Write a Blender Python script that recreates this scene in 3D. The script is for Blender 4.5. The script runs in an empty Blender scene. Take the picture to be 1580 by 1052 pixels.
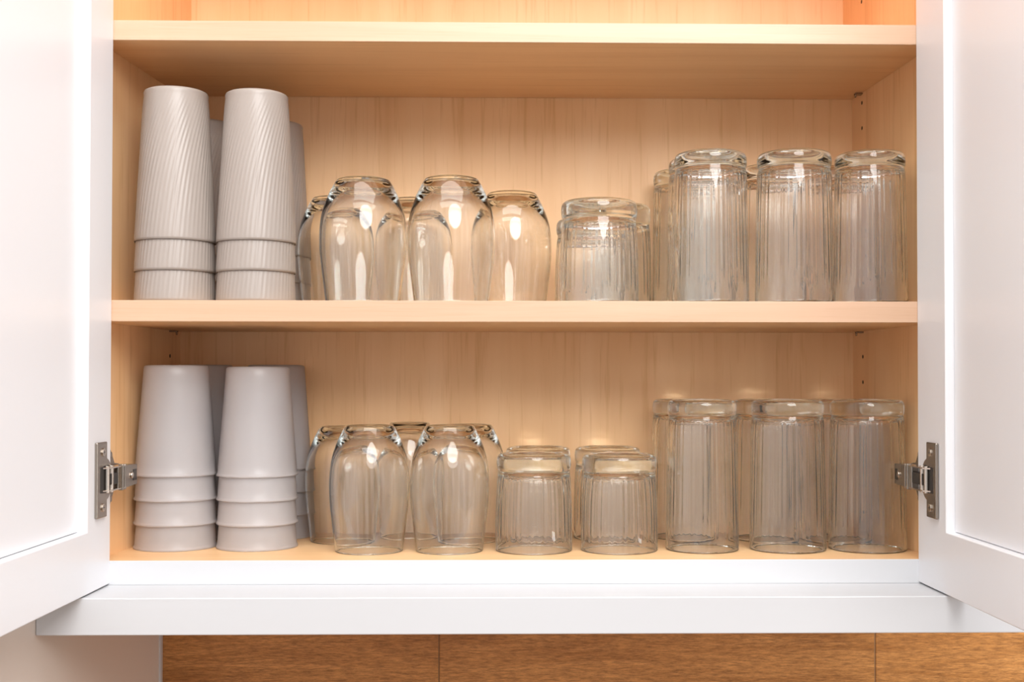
import bpy, bmesh, math, random
from mathutils import Vector, Matrix

random.seed(4)
scene = bpy.context.scene
COL = scene.collection
EYE = 1.60                     # height of the lens above the kitchen floor; shelf heights below are given relative to it


# ------------------------------------------------------------------ camera, world, lights, exposure
def setup_camera():
    cx, cy, cz, yaw, pit, rol, f, sx, sy = 0.00563, -1.28227, 0.0, 0.01831, 0.0168, 0.00062, 1850.0, 50.48, 36.39
    F = Vector((math.sin(yaw) * math.cos(pit), math.cos(yaw) * math.cos(pit), math.sin(pit)))
    R = Vector((math.cos(yaw), -math.sin(yaw), 0))
    U = R.cross(F)
    R2 = R * math.cos(rol) + U * math.sin(rol)
    U2 = -R * math.sin(rol) + U * math.cos(rol)
    cd = bpy.data.cameras.new('camera')
    cd.sensor_fit = 'HORIZONTAL'
    cd.sensor_width = 36.0
    cd.lens = f / 1580 * 36.0
    cd.shift_x = -sx / 1580
    cd.shift_y = sy / 1580
    cd.clip_start = 0.02
    co = bpy.data.objects.new('camera', cd)
    m = Matrix((R2, U2, -F)).transposed().to_4x4()
    m.translation = Vector((cx, cy, cz + EYE))
    co.matrix_world = m
    COL.objects.link(co)
    scene.camera = co


setup_camera()

world = bpy.data.worlds.new('world')
scene.world = world
world.use_nodes = True
wbg = world.node_tree.nodes['Background']


def build_world():
    # the bright kitchen around: lighter overhead, uneven round about, dimmer towards the floor
    nt = world.node_tree
    tc = nt.nodes.new('ShaderNodeTexCoord')
    mp = nt.nodes.new('ShaderNodeMapping')
    mp.inputs['Scale'].default_value = (5.0, 5.0, 0.9)
    nt.links.new(tc.outputs['Generated'], mp.inputs['Vector'])
    nz = nt.nodes.new('ShaderNodeTexNoise')
    nz.inputs['Scale'].default_value = 1.0
    nz.inputs['Detail'].default_value = 2.5
    nt.links.new(mp.outputs['Vector'], nz.inputs['Vector'])
    cr = nt.nodes.new('ShaderNodeValToRGB')
    a, b = cr.color_ramp.elements
    a.position, a.color = 0.38, (0.41, 0.39, 0.37, 1)
    b.position, b.color = 0.64, (1.49, 1.52, 1.57, 1)
    nt.links.new(nz.outputs['Fac'], cr.inputs['Fac'])
    sp = nt.nodes.new('ShaderNodeSeparateXYZ')
    nt.links.new(tc.outputs['Generated'], sp.inputs[0])
    lo = nt.nodes.new('ShaderNodeMapRange')
    lo.interpolation_type = 'SMOOTHSTEP'
    lo.inputs['From Min'].default_value = -0.22
    lo.inputs['From Max'].default_value = 0.16
    lo.inputs['To Min'].default_value = 0.40
    lo.inputs['To Max'].default_value = 1.0
    nt.links.new(sp.outputs['Z'], lo.inputs['Value'])
    mul = nt.nodes.new('ShaderNodeVectorMath')
    mul.operation = 'SCALE'
    nt.links.new(cr.outputs['Color'], mul.inputs[0])
    nt.links.new(lo.outputs['Result'], mul.inputs['Scale'])
    nt.links.new(mul.outputs[0], wbg.inputs[0])
    wbg.inputs[1].default_value = 1.18


build_world()


def area_light(name, loc, target, sx, sy, power, color, shape='RECTANGLE'):
    ld = bpy.data.lights.new(name, 'AREA')
    ld.shape = shape
    ld.size, ld.size_y = sx, sy
    ld.energy = power
    ld.color = color
    o = bpy.data.objects.new(name, ld)
    o.location = (loc[0], loc[1], loc[2] + EYE)
    d = Vector(target) - Vector(loc)
    o.rotation_euler = d.to_track_quat('-Z', 'Y').to_euler()
    COL.objects.link(o)
    return o


area_light('window_daylight', (0.50, -2.42, 1.36), (0.0, 0.1, 0.0), 1.65, 1.35, 60, (1.0, 0.985, 0.975), 'ELLIPSE')
area_light('ceiling_lamp', (0.0, -0.72, 1.30), (0.0, -0.40, 0.0), 1.3, 0.5, 13, (1.0, 0.97, 0.94))
area_light('left_fill_light', (-2.30, -1.25, 0.15), (0.40, -0.25, 0.1), 0.45, 1.3, 15, (1.0, 0.985, 0.99))  # added fill, brightens the inner face of the right door
area_light('right_fill_light', (2.30, -1.25, 0.15), (-0.40, -0.25, 0.1), 0.45, 1.3, 15, (1.0, 0.985, 0.99))  # matching added fill for the left door's inner face

scene.view_settings.view_transform = 'Standard'
scene.view_settings.look = 'None'
scene.view_settings.exposure = 0.02
scene.view_settings.gamma = 1.0
scene.view_settings.use_curve_mapping = False
scene.cycles.max_bounces = 28
scene.cycles.transmission_bounces = 26
scene.cycles.transparent_max_bounces = 16
scene.cycles.diffuse_bounces = 6
scene.cycles.glossy_bounces = 10
scene.cycles.caustics_refractive = True
scene.cycles.caustics_reflective = True
scene.cycles.blur_glossy = 0.3
scene.cycles.sample_clamp_indirect = 6.0
scene.cycles.use_denoising = True


# ------------------------------------------------------------------ materials
def new_mat(name):
    m = bpy.data.materials.new(name)
    m.use_nodes = True
    nt = m.node_tree
    return m, nt, nt.nodes['Principled BSDF']


def node(nt, kind, **kw):
    n = nt.nodes.new(kind)
    for k, v in kw.items():
        setattr(n, k, v)
    return n


def link(nt, a, b):
    nt.links.new(a, b)


def plain(name, col, rough=0.5, metal=0.0, coat=0.0, bump=0.0):
    m, nt, p = new_mat(name)
    p.inputs['Base Color'].default_value = (*col, 1)
    p.inputs['Roughness'].default_value = rough
    p.inputs['Metallic'].default_value = metal
    p.inputs['Coat Weight'].default_value = coat
    p.inputs['Coat Roughness'].default_value = 0.25
    tc = node(nt, 'ShaderNodeTexCoord')
    nz = node(nt, 'ShaderNodeTexNoise')
    nz.inputs['Scale'].default_value = 90
    link(nt, tc.outputs['Object'], nz.inputs['Vector'])
    mr = node(nt, 'ShaderNodeMapRange')
    mr.inputs['To Min'].default_value = rough * 0.9
    mr.inputs['To Max'].default_value = min(1, rough * 1.1)
    link(nt, nz.outputs['Fac'], mr.inputs['Value'])
    link(nt, mr.outputs['Result'], p.inputs['Roughness'])
    if bump:
        b = node(nt, 'ShaderNodeBump')
        b.inputs['Strength'].default_value = bump
        b.inputs['Distance'].default_value = 0.0004
        link(nt, nz.outputs['Fac'], b.inputs['Height'])
        link(nt, b.outputs['Normal'], p.inputs['Normal'])
    return m


def wood(name, stops, scale, fleck, rough=0.42, fine=1.0):
    """stretched noise veneer; scale = mapping scale (small along the grain)"""
    m, nt, p = new_mat(name)
    tc = node(nt, 'ShaderNodeTexCoord')
    mp = node(nt, 'ShaderNodeMapping')
    mp.inputs['Scale'].default_value = scale
    link(nt, tc.outputs['Object'], mp.inputs['Vector'])
    n1 = node(nt, 'ShaderNodeTexNoise')
    n1.inputs['Scale'].default_value = 1.0
    n1.inputs['Detail'].default_value = 4
    n1.inputs['Roughness'].default_value = 0.55
    n1.inputs['Distortion'].default_value = 0.6
    link(nt, mp.outputs['Vector'], n1.inputs['Vector'])
    mp2 = node(nt, 'ShaderNodeMapping')
    mp2.inputs['Scale'].default_value = [s * 9 if s > 4 else s * 5 for s in scale]
    link(nt, tc.outputs['Object'], mp2.inputs['Vector'])
    n2 = node(nt, 'ShaderNodeTexNoise')
    n2.inputs['Scale'].default_value = 1.0
    n2.inputs['Detail'].default_value = 3
    n2.inputs['Roughness'].default_value = 0.7
    link(nt, mp2.outputs['Vector'], n2.inputs['Vector'])
    cr = node(nt, 'ShaderNodeValToRGB')
    el = cr.color_ramp.elements
    el[0].position, el[0].color = 0.28, (*stops[0], 1)
    el[1].position, el[1].color = 0.72, (*stops[2], 1)
    e = el.new(0.5)
    e.color = (*stops[1], 1)
    link(nt, n1.outputs['Fac'], cr.inputs['Fac'])
    cr2 = node(nt, 'ShaderNodeValToRGB')
    a, b = cr2.color_ramp.elements
    a.position, a.color = 0.30, (*fleck, 1)
    b.position, b.color = 0.46, (1, 1, 1, 1)
    link(nt, n2.outputs['Fac'], cr2.inputs['Fac'])
    mx = node(nt, 'ShaderNodeMix', data_type='RGBA', blend_type='MULTIPLY')
    mx.inputs['Factor'].default_value = fine
    link(nt, cr.outputs['Color'], mx.inputs['A'])
    link(nt, cr2.outputs['Color'], mx.inputs['B'])
    link(nt, mx.outputs['Result'], p.inputs['Base Color'])
    p.inputs['Roughness'].default_value = rough
    bp = node(nt, 'ShaderNodeBump')
    bp.inputs['Strength'].default_value = 0.25
    bp.inputs['Distance'].default_value = 0.0003
    link(nt, n2.outputs['Fac'], bp.inputs['Height'])
    link(nt, bp.outputs['Normal'], p.inputs['Normal'])
    return m


MAPLE = ((0.82, 0.490, 0.235), (0.875, 0.548, 0.278), (0.92, 0.605, 0.335))
M = {}
M['veneer_v'] = wood('maple_veneer_upright', MAPLE, (16, 16, 1.1), (0.88, 0.82, 0.74), fine=1.0)
M['veneer_h'] = wood('maple_veneer_level', MAPLE, (1.1, 16, 16), (0.88, 0.82, 0.74), fine=0.7)
M['edge'] = wood('maple_edge_band', ((0.59, 0.375, 0.24), (0.625, 0.405, 0.27), (0.66, 0.445, 0.305)), (2.0, 60, 60),
                 (0.90, 0.85, 0.78), rough=0.35, fine=0.6)
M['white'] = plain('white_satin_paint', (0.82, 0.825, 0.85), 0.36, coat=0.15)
M['white_dimmed'] = plain('white_paint_dimmed', (0.585, 0.59, 0.605), 0.30, coat=0.2)  # door white made darker to offset the stronger light on the rails
M['white_wall'] = plain('white_wall_paint', (0.68, 0.60, 0.53), 0.55)
M['nickel'] = plain('nickel_plate', (0.37, 0.325, 0.28), 0.26, metal=1.0)
M['nickel_light'] = plain('polished_nickel', (0.62, 0.55, 0.48), 0.18, metal=1.0)
M['dark'] = plain('dark_steel', (0.025, 0.022, 0.020), 0.35)
M['hole'] = plain('drilled_hole', (0.05, 0.03, 0.018), 0.8)
M['floor'] = wood('floor_boards', ((0.20, 0.12, 0.07), (0.26, 0.16, 0.09), (0.32, 0.20, 0.12)), (9, 0.8, 1), (0.8, 0.75, 0.7))
M['counter'] = plain('brown_worktop', (0.30, 0.19, 0.12), 0.3)


def tile_material():
    """brown wood-look tile, streaks running level, thin grout joints every 57 cm"""
    m, nt, p = new_mat('wood_look_tile')
    tc = node(nt, 'ShaderNodeTexCoord')

    def nz(scale, detail, rough, dist=0.0):
        mp = node(nt, 'ShaderNodeMapping')
        mp.inputs['Scale'].default_value = scale
        link(nt, tc.outputs['Object'], mp.inputs['Vector'])
        n = node(nt, 'ShaderNodeTexNoise')
        n.inputs['Scale'].default_value = 1
        n.inputs['Detail'].default_value = detail
        n.inputs['Roughness'].default_value = rough
        n.inputs['Distortion'].default_value = dist
        link(nt, mp.outputs['Vector'], n.inputs['Vector'])
        return n.outputs['Fac']
    big = nz((4.5, 1, 45), 6, 0.68, 0.9)
    fine = nz((70, 1, 520), 5, 0.8)
    cr = node(nt, 'ShaderNodeValToRGB')
    el = cr.color_ramp.elements
    el[0].position, el[0].color = 0.30, (0.32, 0.130, 0.026, 1)
    el[1].position, el[1].color = 0.70, (0.60, 0.300, 0.095, 1)
    link(nt, big, cr.inputs['Fac'])
    cr2 = node(nt, 'ShaderNodeValToRGB')
    a, b = cr2.color_ramp.elements
    a.position, a.color = 0.33, (0.50, 0.42, 0.34, 1)
    b.position, b.color = 0.62, (1.35, 1.30, 1.22, 1)
    link(nt, fine, cr2.inputs['Fac'])
    mx = node(nt, 'ShaderNodeMix', data_type='RGBA', blend_type='MULTIPLY')
    mx.inputs['Factor'].default_value = 0.9
    link(nt, cr.outputs['Color'], mx.inputs['A'])
    link(nt, cr2.outputs['Color'], mx.inputs['B'])
    link(nt, mx.outputs['Result'], p.inputs['Base Color'])
    p.inputs['Roughness'].default_value = 0.42
    return m


M['tile'] = tile_material()
M['grout'] = plain('tan_grout', (0.33, 0.20, 0.10), 0.8)


def glass_material(name, tint):
    m = bpy.data.materials.new(name)
    m.use_nodes = True
    nt = m.node_tree
    nt.nodes.remove(nt.nodes['Principled BSDF'])
    out = nt.nodes['Material Output']
    g = node(nt, 'ShaderNodeBsdfGlass')
    g.inputs['Color'].default_value = (*tint, 1)
    g.inputs['Roughness'].default_value = 0.0
    g.inputs['IOR'].default_value = 1.5
    link(nt, g.outputs[0], out.inputs['Surface'])
    va = node(nt, 'ShaderNodeVolumeAbsorption')
    va.inputs['Color'].default_value = (0.74, 0.84, 0.80, 1)
    va.inputs['Density'].default_value = 3.6
    link(nt, va.outputs[0], out.inputs['Volume'])
    return m


M['glass'] = glass_material('clear_glass', (0.995, 0.999, 0.997))


def frosted_material():
    m, nt, p = new_mat('frosted_plastic')
    out = nt.nodes['Material Output']
    p.inputs['Base Color'].default_value = (0.80, 0.775, 0.775, 1)
    p.inputs['Roughness'].default_value = 0.30
    p.inputs['IOR'].default_value = 1.6
    p.inputs['Coat Weight'].default_value = 0.4
    p.inputs['Coat Roughness'].default_value = 0.22
    tl = node(nt, 'ShaderNodeBsdfTranslucent')
    tl.inputs['Color'].default_value = (0.93, 0.90, 0.89, 1)
    mx = node(nt, 'ShaderNodeMixShader')
    mx.inputs['Fac'].default_value = 0.5
    link(nt, p.outputs[0], mx.inputs[1])
    link(nt, tl.outputs[0], mx.inputs[2])
    tr = node(nt, 'ShaderNodeBsdfRefraction')
    tr.inputs['Color'].default_value = (0.97, 0.96, 0.96, 1)
    tr.inputs['Roughness'].default_value = 0.22
    tr.inputs['IOR'].default_value = 1.25
    mx2 = node(nt, 'ShaderNodeMixShader')
    mx2.inputs['Fac'].default_value = 0.36
    link(nt, mx.outputs[0], mx2.inputs[1])
    link(nt, tr.outputs[0], mx2.inputs[2])
    link(nt, mx2.outputs[0], out.inputs['Surface'])
    tc = node(nt, 'ShaderNodeTexCoord')
    nz = node(nt, 'ShaderNodeTexNoise')
    nz.inputs['Scale'].default_value = 900
    link(nt, tc.outputs['Object'], nz.inputs['Vector'])
    b = node(nt, 'ShaderNodeBump')
    b.inputs['Strength'].default_value = 0.12
    b.inputs['Distance'].default_value = 0.0002
    link(nt, nz.outputs['Fac'], b.inputs['Height'])
    link(nt, b.outputs['Normal'], p.inputs['Normal'])
    return m


M['frosted'] = frosted_material()
M['beige'] = plain('beige_plastic', (0.345, 0.296, 0.263), 0.34, bump=0.1)


# ------------------------------------------------------------------ mesh helpers
def obj(name, bm, mats, parent=None, smooth=False, bevel=0.0, origin=(0, 0, 0), segs=2):
    """link a bmesh given in (x, y, height-relative-to-eye) coordinates; origin is subtracted from the mesh"""
    me = bpy.data.meshes.new(name)
    if origin != (0, 0, 0):
        bmesh.ops.translate(bm, verts=bm.verts, vec=-Vector(origin))
    bmesh.ops.recalc_face_normals(bm, faces=bm.faces)
    bm.to_mesh(me)
    bm.free()
    for m in (mats if isinstance(mats, (list, tuple)) else [mats]):
        me.materials.append(m)
    for pl in me.polygons:
        pl.use_smooth = smooth
    o = bpy.data.objects.new(name, me)
    COL.objects.link(o)
    if parent is not None:
        o.parent = parent
    if bevel:
        b = o.modifiers.new('bevel', 'BEVEL')
        b.width = bevel
        b.segments = segs
        b.limit_method = 'ANGLE'
        b.angle_limit = math.radians(40)
        b.harden_normals = False
    return o


def tag(o, label=None, cat=None, group=None, kind=None):
    if label: o['label'] = label
    if cat: o['category'] = cat
    if group: o['group'] = group
    if kind: o['kind'] = kind
    return o


def empty(name, loc):
    o = bpy.data.objects.new(name, None)
    o.empty_display_size = 0.05
    o.location = loc
    COL.objects.link(o)
    return o


def box(bm, x0, x1, y0, y1, z0, z1, mat=0):
    vs = [bm.verts.new((x, y, z)) for z in (z0, z1) for (x, y) in ((x0, y0), (x1, y0), (x1, y1), (x0, y1))]
    fs = [(0, 3, 2, 1), (4, 5, 6, 7), (0, 1, 5, 4), (1, 2, 6, 5), (2, 3, 7, 6), (3, 0, 4, 7)]
    for f in fs:
        bm.faces.new([vs[i] for i in f]).material_index = mat


def prism(bm, pts, z0, z1, mat=0):
    """polygon in plan (x, y), raised from z0 to z1"""
    lo = [bm.verts.new((x, y, z0)) for x, y in pts]
    hi = [bm.verts.new((x, y, z1)) for x, y in pts]
    n = len(pts)
    bm.faces.new(lo[::-1]).material_index = mat
    bm.faces.new(hi).material_index = mat
    for i in range(n):
        bm.faces.new((lo[i], lo[(i + 1) % n], hi[(i + 1) % n], hi[i])).material_index = mat


def prism_x(bm, pts, x0, x1, mat=0):
    """polygon in (y, z), extruded along x"""
    lo = [bm.verts.new((x0, y, z)) for y, z in pts]
    hi = [bm.verts.new((x1, y, z)) for y, z in pts]
    n = len(pts)
    bm.faces.new(lo[::-1]).material_index = mat
    bm.faces.new(hi).material_index = mat
    for i in range(n):
        bm.faces.new((lo[i], lo[(i + 1) % n], hi[(i + 1) % n], hi[i])).material_index = mat


def disc_x(bm, x0, x1, yc, zc, r, n=20, mat=0):
    prism_x(bm, [(yc + r * math.cos(2 * math.pi * k / n), zc + r * math.sin(2 * math.pi * k / n)) for k in range(n)], x0, x1, mat)


def spline(pts, sub):
    """Catmull-Rom through the profile points"""
    out = []
    n = len(pts)
    for i in range(n - 1):
        p0, p1, p2, p3 = pts[max(i - 1, 0)], pts[i], pts[i + 1], pts[min(i + 2, n - 1)]
        for k in range(sub):
            t = k / sub
            q = []
            for a in (0, 1):
                q.append(0.5 * (2 * p1[a] + (p2[a] - p0[a]) * t + (2 * p0[a] - 5 * p1[a] + 4 * p2[a] - p3[a]) * t * t
                                + (-p0[a] + 3 * p1[a] - 3 * p2[a] + p3[a]) * t ** 3))
            out.append((max(q[0], 0), q[1]))
    out.append(pts[-1])
    return out


def lathe(prof, segs, fn=None):
    """prof: list of (r, z) from axis to axis (first and last r = 0); fn(i, r, z, theta) -> r"""
    bm = bmesh.new()
    rings = []
    for i, (r, z) in enumerate(prof):
        if r < 1e-6:
            rings.append([bm.verts.new((0, 0, z))])
        else:
            ring = []
            for k in range(segs):
                th = 2 * math.pi * k / segs
                rr = fn(i, r, z, th) if fn else r
                ring.append(bm.verts.new((rr * math.cos(th), rr * math.sin(th), z)))
            rings.append(ring)
    for a, b in zip(rings, rings[1:]):
        for k in range(segs):
            k2 = (k + 1) % segs
            if len(a) == 1 and len(b) == 1:
                continue
            if len(a) == 1:
                bm.faces.new((a[0], b[k], b[k2]))
            elif len(b) == 1:
                bm.faces.new((a[k], b[0], a[k2]))
            else:
                bm.faces.new((a[k], b[k], b[k2], a[k2]))
    return bm


# ------------------------------------------------------------------ measures (heights relative to the eye)
Z_BOT, Z_MID, Z_TOP = -0.18663, 0.08977, 0.38899            # upper faces of bottom board and both shelves
Z_MID_U, Z_TOP_U = 0.06718, 0.36767                         # their undersides
DEPTH, DEPTH_UP = 0.25025, 0.283
Z_HEAD = 0.605  # cabinet head out of view, set low to shade the top bay


def wall_x(y):
    return 0.4506 - 0.0824 * y


def hgt(z):
    return z + EYE


def shifted(bm, dz=EYE):
    bmesh.ops.translate(bm, verts=bm.verts, vec=(0, 0, dz))
    return bm


# ------------------------------------------------------------------ room around the cabinet
def build_setting():
    # tiled wall behind
    bm = bmesh.new()
    y0 = 0.300
    gx = [-1.25 + 0.0, -0.6795, -0.1040, 0.4715, 1.047, 1.6225]
    for a, b in zip(gx, gx[1:]):
        for z0, z1 in ((-0.70, -0.5075), (-0.5055, -0.215)):
            box(bm, a + 0.0009, b - 0.0009, y0, y0 + 0.01, z0, z1, 0)
    box(bm, -1.6, 1.65, y0 + 0.0015, y0 + 0.10, -0.70, 1.00, 1)
    o = obj('wall_back', shifted(bm), [M['tile'], M['grout']], bevel=0.0006, segs=1)
    tag(o, kind='structure')
    # white wall return left of the tiles, and the narrow trim down its inner corner
    bm = bmesh.new()
    prism(bm, [(-0.4775, -0.0785), (-0.4905, -0.62), (-1.2, -0.62), (-1.2, 0.31), (-0.4668, 0.300), (-0.4668, 0.283)], -0.70, 1.00)
    o = obj('wall_left', shifted(bm), M['white_wall'])
    tag(o, kind='structure')
    bm = bmesh.new()
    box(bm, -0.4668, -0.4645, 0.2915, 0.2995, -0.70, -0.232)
    o = obj('trim_1', shifted(bm), M['white_dimmed'])
    tag(o, kind='structure')
    bm = bmesh.new()
    box(bm, -0.4905, 1.6, -0.36, 0.2995, -EYE, -0.74)
    box(bm, -0.4905, 1.6, -0.39, 0.2995, -0.74, -0.705)
    o = obj('worktop_block', shifted(bm), M['counter'])  # unseen worktop and base, added to cut low light and bounce warm
    tag(o, kind='structure')
    bm = bmesh.new()
    box(bm, -3.0, 3.0, -4.5, 0.45, -EYE - 0.05, -EYE)
    o = obj('floor', shifted(bm), M['floor'])
    tag(o, kind='structure')


build_setting()


# ------------------------------------------------------------------ the wall cabinet
def build_cabinet():
    cab = empty('wall_cabinet', (0, 0, hgt(-0.2519)))
    tag(cab, 'open white wall cabinet with maple lined interior and two shelves', 'cabinet')
    org = (0, 0, hgt(-0.2519))

    def part(name, bm, mats, parent=cab, **kw):
        return obj(name, shifted(bm), mats, parent, origin=org, **kw)

    # side panels, with the row of shelf-pin holes
    for s in (-1, 1):
        bm = bmesh.new()
        pts = [(s * wall_x(0), 0.0), (s * wall_x(0.29), 0.29), (s * 0.462, 0.29), (s * 0.468, 0.0)]
        prism(bm, pts, -0.212, Z_HEAD)
        k = 0
        z = 0.0355 - 0.032 * 6
        while z < 0.70:
            for yy in (0.216, 0.045):
                x = s * wall_x(yy)
                if yy > 0.1 or s > 0:
                    if yy > 0.1:
                        disc_x(bm, x - s * 0.0002, x + s * 0.004, yy, z, 0.0024, 12, 1)
            z += 0.032
        part('side_panel', bm, [M['veneer_v'], M['hole']])
    # back: a thicker panel behind the two lower bays, a set-back one above
    bm = bmesh.new()
    xb = wall_x(DEPTH)
    box(bm, -xb - 0.002, xb + 0.002, DEPTH, 0.2915, -0.200, Z_TOP - 0.004)
    part('back_panel', bm, M['veneer_v'])
    bm = bmesh.new()
    box(bm, -xb - 0.002, xb + 0.002, DEPTH_UP, 0.2915, Z_TOP - 0.004, Z_HEAD)
    part('back_panel', bm, M['veneer_v'])
    # boards
    def board(name, z0, z1, yb, mats, edge=True):
        bm = bmesh.new()
        e = 0.0015
        prism(bm, [(-wall_x(e) + .0003, e), (wall_x(e) - .0003, e), (wall_x(yb) - .0003, yb), (-wall_x(yb) + .0003, yb)], z0, z1, 0)
        o = part(name, bm, mats[0])
        if edge:
            bm = bmesh.new()
            box(bm, -wall_x(0) + .0006, wall_x(0) - .0006, 0.0, e, z0, z1)
            obj('edge_band', shifted(bm), mats[1], o, origin=org, bevel=0.0004)
        return o
    sh1 = board('shelf', Z_TOP_U, Z_TOP, DEPTH - 0.001, (M['veneer_h'], M['edge']))
    sh2 = board('shelf', Z_MID_U, Z_MID, DEPTH - 0.001, (M['veneer_h'], M['edge']))
    bm = bmesh.new()
    box(bm, -0.447, 0.447, 0.0, DEPTH, -0.2100, Z_BOT)
    part('bottom_panel', bm, M['veneer_h'])
    bm = bmesh.new()
    box(bm, -0.468, 0.468, 0.0, 0.2915, Z_HEAD, Z_HEAD + 0.018)
    part('top_panel', bm, M['veneer_h'])
    # shelf pins
    for sh, zu in ((sh1, Z_TOP_U), (sh2, Z_MID_U)):
        for s in (-1, 1):
            bm = bmesh.new()
            x = wall_x(0.216)
            xs = sorted((s * (x - 0.009), s * x))
            box(bm, xs[0], xs[1], 0.2115, 0.2205, zu - 0.0022, zu - 0.0002)
            disc_x(bm, xs[0] if s > 0 else xs[1] - 0.0015, xs[0] + 0.0015 if s > 0 else xs[1], 0.216, zu - 0.003, 0.0028, 12)
            obj('shelf_pin', shifted(bm), M['nickel'], cab, origin=org, bevel=0.0004)
    # white front rail and the light rail standing forward of it
    bm = bmesh.new()
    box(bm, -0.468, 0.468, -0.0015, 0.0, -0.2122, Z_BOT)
    part('front_rail', bm, M['white_dimmed'], bevel=0.0006)
    bm = bmesh.new()
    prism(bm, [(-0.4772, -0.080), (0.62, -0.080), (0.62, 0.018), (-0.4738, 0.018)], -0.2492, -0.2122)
    part('light_rail', bm, M['white_dimmed'], bevel=0.0010)

    # doors, opened square to the front
    def door(s, stile, slope, x_h):
        W, TH, Z0, Z1, RAIL, REC = 0.425, 0.020, -0.2108, 0.618, 0.0625, 0.0090

        def P(u, t):
            return (s * (x_h + slope * u + t), -0.0004 - u)
        bm = bmesh.new()
        # frame as a ring: outline and opening, both faces
        def loop(u0, u1, z0, z1, t):
            return [bm.verts.new((*P(u, t), z)) for (u, z) in ((u0, z0), (u1, z0), (u1, z1), (u0, z1))]
        iu0, iu1, iz0, iz1 = stile, W - stile, Z0 + RAIL, Z1 - RAIL
        A, B = loop(0, W, Z0, Z1, 0), loop(iu0, iu1, iz0, iz1, 0)
        Cc, D = loop(0, W, Z0, Z1, TH), loop(iu0, iu1, iz0, iz1, TH)
        for i in range(4):
            j = (i + 1) % 4
            bm.faces.new((A[i], A[j], B[j], B[i]))
            bm.faces.new((Cc[i], Cc[j], D[j], D[i]))
            bm.faces.new((A[i], A[j], Cc[j], Cc[i]))
            bm.faces.new((B[i], B[j], D[j], D[i]))
        d = part('door', bm, M['white'], bevel=0.0013, segs=3)
        bm = bmesh.new()
        g = 0.0009
        pts = [P(iu0 + g, REC), P(iu1 - g, REC), P(iu1 - g, REC + 0.006), P(iu0 + g, REC + 0.006)]
        prism(bm, pts, iz0 + g, iz1 - g)
        obj('inset_panel', shifted(bm), M['white'], d, origin=org)
        return d
    door(-1, 0.0690, -0.0095, 0.4314)
    door(1, 0.0805, 0.0188, 0.4300)

    # hinges: screw plate on the door, arm reaching over to its mount on the side panel
    def hinge(s):
        zc = -0.0985
        X = 0.4308 if s < 0 else 0.4306
        yo = 0.0 if s < 0 else -0.013          # the right plate sits a little further out
        def bx(bm, x0, x1, y0, y1, z0, z1, mat=0):
            a, b = sorted((s * x0, s * x1))
            box(bm, a, b, y0, y1, zc + z0, zc + z1, mat)
        bm = bmesh.new()
        y0, y1 = -0.0500 + yo, -0.0215 + yo
        h = 0.0390
        pts = [(y0, zc - h), (y1, zc - h), (y1, zc - 0.0235)]
        for k in range(-8, 9):
            a = math.radians(k * 78 / 8)
            pts.append((y1 - 0.004 + 0.0200 * math.cos(a), zc + 0.0222 * math.sin(a)))
        pts += [(y1, zc + 0.0235), (y1, zc + h), (y0, zc + h)]
        a, b = sorted((s * (X - 0.0032), s * (X + 0.0002)))
        prism_x(bm, pts, a, b)
        hg = part('hinge', bm, M['nickel'], bevel=0.0011, segs=3)
        # cup recess
        bm = bmesh.new()
        cy = -0.0280 + yo
        pts = [(cy - 0.014, zc - 0.0135), (cy + 0.010, zc - 0.0150), (cy + 0.0135, zc - 0.009), (cy + 0.0135, zc + 0.009),
               (cy + 0.010, zc + 0.0150), (cy - 0.014, zc + 0.0135)]
        a, b = sorted((s * (X - 0.0036), s * (X - 0.0018)))
        prism_x(bm, pts, a, b)
        obj('hinge_cup', shifted(bm), M['dark'], hg, origin=org, bevel=0.0005)
        # screws
        for dz in (-0.0285, 0.0285):
            bm = bmesh.new()
            cy2 = -0.0345 + yo
            a, b = sorted((s * (X - 0.0046), s * (X - 0.0028)))
            disc_x(bm, a, b, cy2, zc + dz, 0.0042, 20)
            q = s * (X - 0.0047)
            box(bm, min(q, q + s * 0.0006), max(q, q + s * 0.0006), cy2 - 0.0026, cy2 + 0.0026, zc + dz - 0.0006, zc + dz + 0.0006, 1)
            box(bm, min(q, q + s * 0.0006), max(q, q + s * 0.0006), cy2 - 0.0006, cy2 + 0.0006, zc + dz - 0.0026, zc + dz + 0.0026, 1)
            obj('screw', shifted(bm), [M['nickel_light'], M['dark']], hg, origin=org, bevel=0.0005)
        # knuckle: two link plates, pins and the bridge
        bm = bmesh.new()
        for dz in (-0.0125, 0.0110):
            pts = [(s * (X - 0.003), -0.036 + yo), (s * (X - 0.0095), -0.028 + yo), (s * 0.4205, -0.004), (s * 0.4185, 0.012),
                   (s * 0.4290, 0.012), (s * (X + 0.0), -0.010)]
            prism(bm, pts, zc + dz, zc + dz + 0.0016)
        for (py, px) in ((-0.029 + yo, X - 0.0055), (-0.018 + yo, X - 0.0060)):
            n = 12
            prism(bm, [(s * px + 0.0026 * math.cos(2 * math.pi * k / n), py + 0.0026 * math.sin(2 * math.pi * k / n)) for k in range(n)],
                  zc - 0.0140, zc + 0.0140)
        obj('link', shifted(bm), M['nickel_light'], hg, origin=org, bevel=0.0004)
        bm = bmesh.new()
        pts = [(s * (X - 0.004), -0.030 + yo), (s * (X - 0.0075), -0.022 + yo), (s * 0.4225, -0.002), (s * 0.429, -0.002), (s * X, -0.014)]
        prism(bm, pts, zc - 0.0065, zc + 0.0060)
        obj('knuckle', shifted(bm), M['dark'], hg, origin=org, bevel=0.001)
        # arm body
        bm = bmesh.new()
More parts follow.
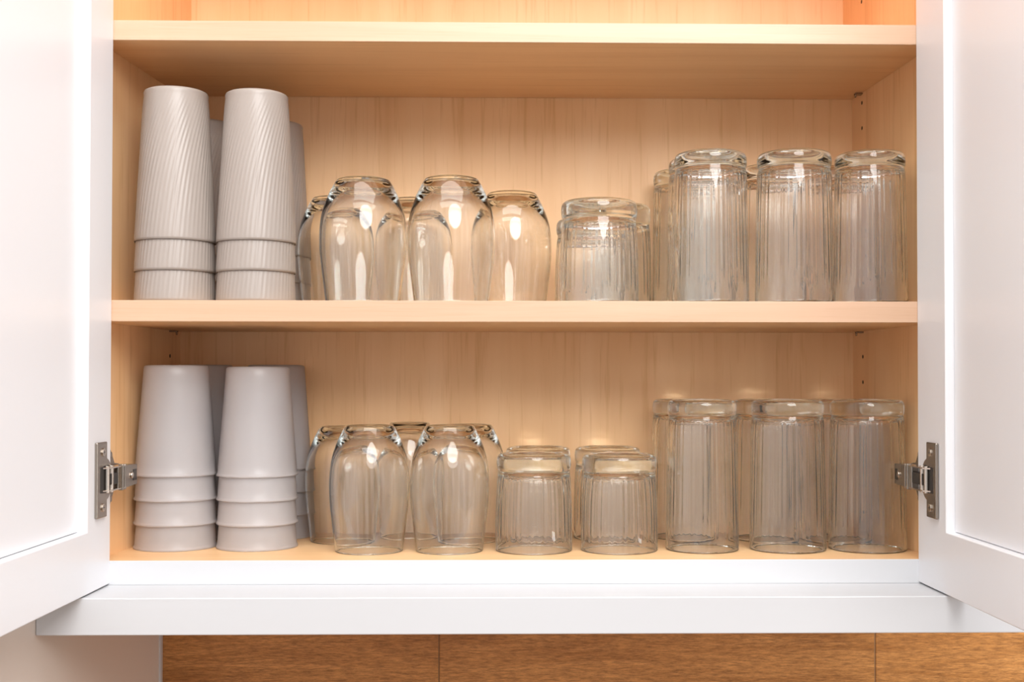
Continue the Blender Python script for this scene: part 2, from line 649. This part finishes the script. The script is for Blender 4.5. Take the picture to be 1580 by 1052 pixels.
        pts = [(s * 0.4370, 0.000), (s * 0.4225, -0.004), (s * 0.4200, 0.001), (s * 0.4195, 0.0500), (s * 0.4210, 0.0520), (s * 0.4370, 0.0520)]
        lo = [bm.verts.new((x, y, zc - (0.0128 if y < 0.02 else 0.0110))) for x, y in pts]
        hi = [bm.verts.new((x, y, zc + (0.0128 if y < 0.02 else 0.0110))) for x, y in pts]
        bm.faces.new(lo[::-1]); bm.faces.new(hi)
        for i in range(6):
            j = (i + 1) % 6
            bm.faces.new((lo[i], lo[j], hi[j], hi[i]))
        bx(bm, 0.4186, 0.4240, 0.0010, 0.0048, -0.0140, 0.0140)
        bx(bm, 0.4186, 0.4240, 0.0085, 0.0118, -0.0136, 0.0136)
        arm = obj('hinge_arm', shifted(bm), M['nickel'], hg, origin=org, bevel=0.0009, segs=3)
        bm = bmesh.new()
        bx(bm, 0.41925, 0.4200, 0.0370, 0.0475, -0.0060, 0.0060)
        obj('slot', shifted(bm), M['dark'], hg, origin=org)
        bm = bmesh.new()
        a, b = sorted((s * 0.4183, s * 0.4196))
        disc_x(bm, a, b, 0.0320, zc, 0.0034, 16)
        obj('screw', shifted(bm), M['nickel_light'], hg, origin=org, bevel=0.0004)
        # wing-shaped mounting plate
        bm = bmesh.new()
        pts = [(0.0015, zc - 0.030), (0.006, zc - 0.032), (0.0215, zc - 0.0140), (0.036, zc - 0.0125), (0.036, zc + 0.0125), (0.0215, zc + 0.0140),
               (0.006, zc + 0.032), (0.0015, zc + 0.030)]
        a, b = sorted((s * 0.4345, s * 0.4485))
        prism_x(bm, pts, a, b)
        for dz in (-0.0235, 0.0235):
            a2, b2 = sorted((s * 0.4330, s * 0.4350))
            disc_x(bm, a2, b2, 0.0065, zc + dz, 0.0035, 14)
        obj('mounting_plate', shifted(bm), M['nickel'], hg, origin=org, bevel=0.0006)
        return hg
    hinge(-1)
    hinge(1)
    return cab


build_cabinet()


# ------------------------------------------------------------------ cups
def beige_cup_mesh():
    H, R0, R1, T = 0.1674, 0.0440, 0.0346, 0.0014
    prof = [(0, H - 0.0010), (R1 * 0.55, H - 0.0010), (R1 - 0.0050, H - 0.0004), (R1 - 0.0030, H), (R1 - 0.0010, H - 0.0010), (R1, H - 0.0032)]
    n0 = len(prof)
    N = 56
    for k in range(1, N + 1):
        t = k / N
        z = (H - 0.0032) * (1 - t)
        prof.append((R1 + (R0 - R1) * (1 - z / (H - 0.0032)), z))
    n1 = len(prof)
    prof += [(R0 - T * 0.5, -0.0), (R0 - T, 0.0004)]
    prof += [(R0 - T - (R0 - R1) * q, 0.0004 + (H - 0.006) * q) for q in (0.25, 0.5, 0.75)]
    prof += [(R1 - T, H - 0.0055), (R1 - T - 0.002, H - 0.0032), (0, H - 0.0030)]
    nrib = 54

    def fn(i, r, z, th):
        if not (n0 <= i < n1):
            return r
        q = z / H
        off = 2.2 * z + 12.0 * H * (q ** 3) / 3.0
        fade = min(1.0, z / 0.006) * min(1.0, max(0.0, (H - 0.004 - z) / 0.016))
        w = 0.5 + 0.5 * math.cos(nrib * (th - off))
        w2 = 0.75 + 0.25 * math.sin(9 * th + 60 * z) * math.sin(5 * th - 35 * z + 1.0)
        return r - 0.00050 + fade * 0.00075 * (0.5 + 0.5 * q) * w * w2
    bm = lathe(prof, nrib * 8, fn)
    return bm


def frosted_cup_mesh():
    H, R0, R1, T = 0.1257, 0.0452, 0.0360, 0.0013
    prof = [(0, H - 0.0012), (R1 * 0.60, H - 0.0012), (R1 - 0.0055, H - 0.0008), (R1 - 0.0035, H), (R1 - 0.0012, H - 0.0006), (R1, H - 0.0024)]
    for k in range(1, 13):
        t = k / 12
        z = (H - 0.0024) * (1 - t) + 0.0042 * t
        prof.append((R1 + (R0 - R1) * (1 - (z - 0.0042) / (H - 0.0066)), z))
    prof += [(R0 + 0.0006, 0.0030), (R0 + 0.0012, 0.0022), (R0 + 0.0013, 0.0008), (R0 + 0.0007, 0.0), (R0 - 0.0004, 0.0), (R0 - T + 0.0002, 0.0014)]
    prof += [(R0 - T - (R0 - R1) * q, 0.0042 + (H - 0.0105) * q) for q in (0.0, 0.25, 0.5, 0.75)]
    prof += [(R1 - T, H - 0.0050), (R1 - T - 0.002, H - 0.0032), (0, H - 0.0030)]
    return lathe(prof, 96)


def place(proto, first, loc, rz=0.0, sc=(1, 1, 1), label=None, group=None, cat=None):
    o = proto if first else proto.copy()
    if not first:
        COL.objects.link(o)
    o.location = loc
    o.rotation_euler = (0, 0, rz)
    o.scale = sc
    tag(o, label, cat, group)
    return o


RANKS3 = ['lowest', 'middle', 'topmost']
RANKS4 = ['lowest', 'second lowest', 'second highest', 'topmost']


def cup_stacks():
    proto = obj('ribbed_cup', beige_cup_mesh(), M['beige'], smooth=True)
    # x, y, radius factor, height factor, where
    stacks = [(-0.3785, 0.0485, 1.00, 1.000, 'left front'),
              (-0.2894, 0.0480, 0.99, 0.990, 'right front'),
              (-0.3880, 0.2030, 0.97, 0.996, 'left rear'),
              (-0.3010, 0.2030, 0.97, 0.992, 'right rear')]
    first = True
    for (x, y, fr, fh, where) in stacks:
        for k in range(3):
            place(proto, first, (x, y, hgt(Z_MID) + 0.0001 + k * 0.0331 * fh), 0.3 + x,
                  (fr, fr, fh), 'beige spiral-ribbed cup turned upside down, %s in the %s beige stack' % (RANKS3[k], where),
                  'beige ribbed cups nested in stacks on the middle shelf', 'cup')
            first = False
    proto = obj('frosted_cup', frosted_cup_mesh(), M['frosted'], smooth=True)
    stacks = [(-0.3937, 0.1085, 1.000, 1.000, 'left front'),
              (-0.3000, 0.1080, 0.990, 0.992, 'right front'),
              (-0.3870, 0.2030, 0.955, 1.010, 'left rear'),
              (-0.2985, 0.2030, 0.955, 1.010, 'right rear')]
    first = True
    for (x, y, fr, fh, where) in stacks:
        for k in range(4):
            place(proto, first, (x, y, hgt(Z_BOT) + 0.0001 + k * 0.0276 * fh), 0,
                  (fr, fr, fh), 'frosted plastic cup turned upside down, %s in the %s frosted stack' % (RANKS4[k], where),
                  'frosted cups nested in stacks on the cabinet bottom', 'cup')
            first = False


cup_stacks()


# ------------------------------------------------------------------ glasses (all standing on their rims)
def flute(n, amp, inner_from, inner_to):
    def fn(i, r, z, th):
        if inner_from <= i < inner_to:
            return r + amp * (0.6 * math.cos(n * th) + 0.4 * math.cos((n + 19) * th + 1.0))
        return r
    return fn


def tall_glass_mesh(H=0.168, R=0.0430, RT=0.0405, BASE=0.0165):
    g = H - BASE
    outer = [(0, H - 0.0062), (RT * 0.35, H - 0.0056), (RT * 0.60, H - 0.0036), (RT * 0.76, H - 0.0001), (RT * 0.86, H - 0.0002), (RT * 0.95, H - 0.0018),
             (RT * 0.990, H - 0.0048), (RT * 1.004, g + 0.0070), (RT * 0.992, g + 0.0020), (RT * 0.972, g - 0.0008), (RT * 0.984, g - 0.0040),
             (RT * 1.005, g - 0.012), (RT + (R - RT) * 0.35, g * 0.68), (RT + (R - RT) * 0.7, g * 0.36), (R, 0.006), (R, 0.0012)]
    outer = spline(outer, 3)
    rim = [(R - 0.0004, 0.0002), (R - 0.0011, 0.0), (R - 0.0018, 0.0003)]
    inner = [(R - 0.0021, 0.0020), (R - 0.0024, 0.012), (RT + (R - RT) * 0.7 - 0.0028, g * 0.36), (RT + (R - RT) * 0.35 - 0.0032, g * 0.68),
             (RT - 0.0038, g - 0.016), (RT - 0.0052, g - 0.0070), (RT - 0.0090, g - 0.0025), (RT * 0.62, g - 0.0010), (RT * 0.3, g - 0.0030), (0, g - 0.0038)]
    inner = spline(inner, 4)
    a = len(outer) + len(rim) + 6
    return lathe(outer + rim + inner, 288, flute(36, 0.00025, a, a + 14))


def tumbler_mesh(H=0.112, R=0.0436, RT=0.0420, BASE=0.0190):
    g = H - BASE
    outer = [(0, H - 0.0068), (RT * 0.35, H - 0.0060), (RT * 0.60, H - 0.0038), (RT * 0.76, H - 0.0001), (RT * 0.87, H - 0.0002), (RT * 0.955, H - 0.0020),
             (RT * 0.992, H - 0.0052), (RT * 1.006, g + 0.0080), (RT * 0.990, g + 0.0022), (RT * 0.964, g - 0.0012), (RT * 0.970, g - 0.0045),
             (RT * 0.990, g - 0.010), (R * 0.985, g * 0.62), (R * 0.998, g * 0.33), (R, 0.006), (R, 0.0012)]
    outer = spline(outer, 3)
    rim = [(R - 0.0004, 0.0002), (R - 0.0011, 0.0), (R - 0.0018, 0.0003)]
    inner = [(R - 0.0021, 0.0020), (R - 0.0024, 0.010), (R * 0.998 - 0.0028, g * 0.33), (R * 0.985 - 0.0032, g * 0.60),
             (RT - 0.0042, g - 0.017), (RT - 0.0062, g - 0.0080), (RT - 0.0110, g - 0.0030), (RT * 0.60, g - 0.0012), (RT * 0.3, g - 0.0034), (0, g - 0.0042)]
    inner = spline(inner, 4)
    a = len(outer) + len(rim) + 6
    return lathe(outer + rim + inner, 288, flute(36, 0.00025, a, a + 14))


def barrel_mesh(H=0.1385, k=1.0):
    o = [(0.0, H - 0.0022), (0.012, H - 0.0020), (0.020, H - 0.0008), (0.0255, H), (0.0292, H - 0.0012), (0.0325, H - 0.0062), (0.0375, H - 0.0160),
         (0.0425, H - 0.0280), (0.0458, H - 0.0400), (0.0478, H - 0.0560), (0.0481, H - 0.0720), (0.0469, H - 0.0900), (0.0447, 0.031), (0.0426, 0.014),
         (0.0413, 0.004), (0.0411, 0.0012)]
    o = [(r * k, z) for r, z in o]
    outer = spline(o, 3)
    R = 0.0411 * k
    rim = [(R - 0.0003, 0.0002), (R - 0.0009, 0.0), (R - 0.0014, 0.0003)]
    i = [(0.0411 * k - 0.0016, 0.0018), (0.0426 * k - 0.0018, 0.014), (0.0447 * k - 0.0019, 0.031), (0.0469 * k - 0.0020, H - 0.0900), (0.0481 * k - 0.0021, H - 0.0720),
         (0.0478 * k - 0.0022, H - 0.0560), (0.0458 * k - 0.0025, H - 0.0410), (0.0425 * k - 0.0032, H - 0.0300), (0.0370 * k - 0.0042, H - 0.0195),
         (0.0290 * k - 0.0040, H - 0.0115), (0.019 * k, H - 0.0080), (0.009 * k, H - 0.0070), (0.0, H - 0.0068)]
    inner = spline(i, 3)
    return lathe(outer + rim + inner, 120)


def glasses():
    zm, zb = hgt(Z_MID) + 0.0001, hgt(Z_BOT) + 0.0001
    # bulbous stemless glasses
    p = obj('stemless_glass', barrel_mesh(0.1385), M['glass'], smooth=True)
    H0 = 0.1385
    L = 'bulbous stemless glass on middle shelf, '
    G = 'bulbous stemless glasses upside down'
    rows = [(-0.1718, 0.0510, 1.000, 0.1378, L + 'front row, beside the beige cups'),
            (-0.0739, 0.0520, 1.010, 0.1395, L + 'front row, second from the beige cups'),
            (-0.2185, 0.1600, 0.955, 0.1340, L + 'rear row, overlapping the beige cups'),
            (-0.1285, 0.1980, 0.980, 0.1385, L + 'rear row, between the two front ones'),
            (-0.0075, 0.1480, 0.985, 0.1387, L + 'rear row, nearest the short tumblers')]
    L = 'bulbous stemless glass on cabinet bottom, '
    rows += [(-0.1668, 0.0725, 0.930, 0.1413, L + 'front row, beside the frosted cups'),
             (-0.0766, 0.0725, 0.925, 0.1413, L + 'front row, beside the short tumblers'),
             (-0.2093, 0.1600, 0.935, 0.1370, L + 'rear row, next to the frosted cups'),
             (-0.1345, 0.2070, 0.835, 0.1400, L + 'rear row, between the two front ones'),
             (-0.0590, 0.1640, 0.925, 0.1390, L + 'rear row, nearest the short tumblers')]
    for i, (x, y, f, h, lab) in enumerate(rows):
        place(p, i == 0, (x, y, zm if i < 5 else zb), random.uniform(0, 6.28), (f, f, h / H0), lab, G, 'glass')
    # short thick-based tumblers
    p = obj('tumbler', tumbler_mesh(), M['glass'], smooth=True)
    H0, R0 = 0.112, 0.0436
    L = 'short thick-based tumbler on '
    rows = [(0.0905, 0.0480, 0.0438, 0.1137, zm, L + 'middle shelf, standing in front of the others'),
            (0.0865, 0.1360, 0.0428, 0.1050, zm, L + 'middle shelf, directly behind the front tumbler'),
            (0.1265, 0.2090, 0.0395, 0.1330, zm, L + 'middle shelf, rearmost, beside the tall glasses'),
            (0.0183, 0.0750, 0.0435, 0.1094, zb, L + 'cabinet bottom, front row, nearer the bulbous glasses'),
            (0.1149, 0.0750, 0.0436, 0.1086, zb, L + 'cabinet bottom, front row, nearer the tall glasses'),
            (0.0245, 0.1900, 0.0410, 0.1105, zb, L + 'cabinet bottom, rear row, nearer the bulbous glasses'),
            (0.1095, 0.1880, 0.0415, 0.1105, zb, L + 'cabinet bottom, rear row, nearer the tall glasses')]
    for i, (x, y, r, h, z, lab) in enumerate(rows):
        place(p, i == 0, (x, y, z), 0.13 * i, (r / R0, r / R0, h / H0), lab, 'short tumblers upside down', 'glass')
    # tall glasses
    p = obj('tall_glass', tall_glass_mesh(), M['glass'], smooth=True)
    H0, R0 = 0.168, 0.0430
    L = 'tall clear glass on '
    rows = [(0.2142, 0.0450, 0.0425, 0.1668, zm, L + 'middle shelf, front row, nearest the short tumblers'),
            (0.3078, 0.0450, 0.0434, 0.1676, zm, L + 'middle shelf, front row, between two others'),
            (0.3925, 0.0450, 0.0408, 0.1672, zm, L + 'middle shelf, front row, against the right cabinet side'),
            (0.2172, 0.1297, 0.0413, 0.1760, zm, L + 'middle shelf, behind the front one nearest the tumblers'),
            (0.2059, 0.2100, 0.0390, 0.1760, zm, L + 'middle shelf, rearmost, beside the short tumblers'),
            (0.3010, 0.1330, 0.0415, 0.1676, zm, L + 'middle shelf, behind the middle front one'),
            (0.3900, 0.1330, 0.0415, 0.1670, zm, L + 'middle shelf, second row, against the right cabinet side'),
            (0.2097, 0.0800, 0.0413, 0.1696, zb, L + 'cabinet bottom, front row, nearest the short tumblers'),
            (0.3073, 0.0800, 0.0432, 0.1697, zb, L + 'cabinet bottom, front row, between two others'),
            (0.3985, 0.0800, 0.0438, 0.1697, zb, L + 'cabinet bottom, front row, against the right cabinet side'),
            (0.2050, 0.1930, 0.0415, 0.1690, zb, L + 'cabinet bottom, rear row, nearest the short tumblers'),
            (0.3015, 0.1750, 0.0415, 0.1690, zb, L + 'cabinet bottom, rear row, behind the middle front one'),
            (0.3885, 0.1760, 0.0415, 0.1690, zb, L + 'cabinet bottom, rear row, against the right cabinet side')]
    for i, (x, y, r, h, z, lab) in enumerate(rows):
        place(p, i == 0, (x, y, z), 0.1 * i, (r / R0, r / R0, h / H0), lab, 'tall glasses upside down', 'glass')


glasses()
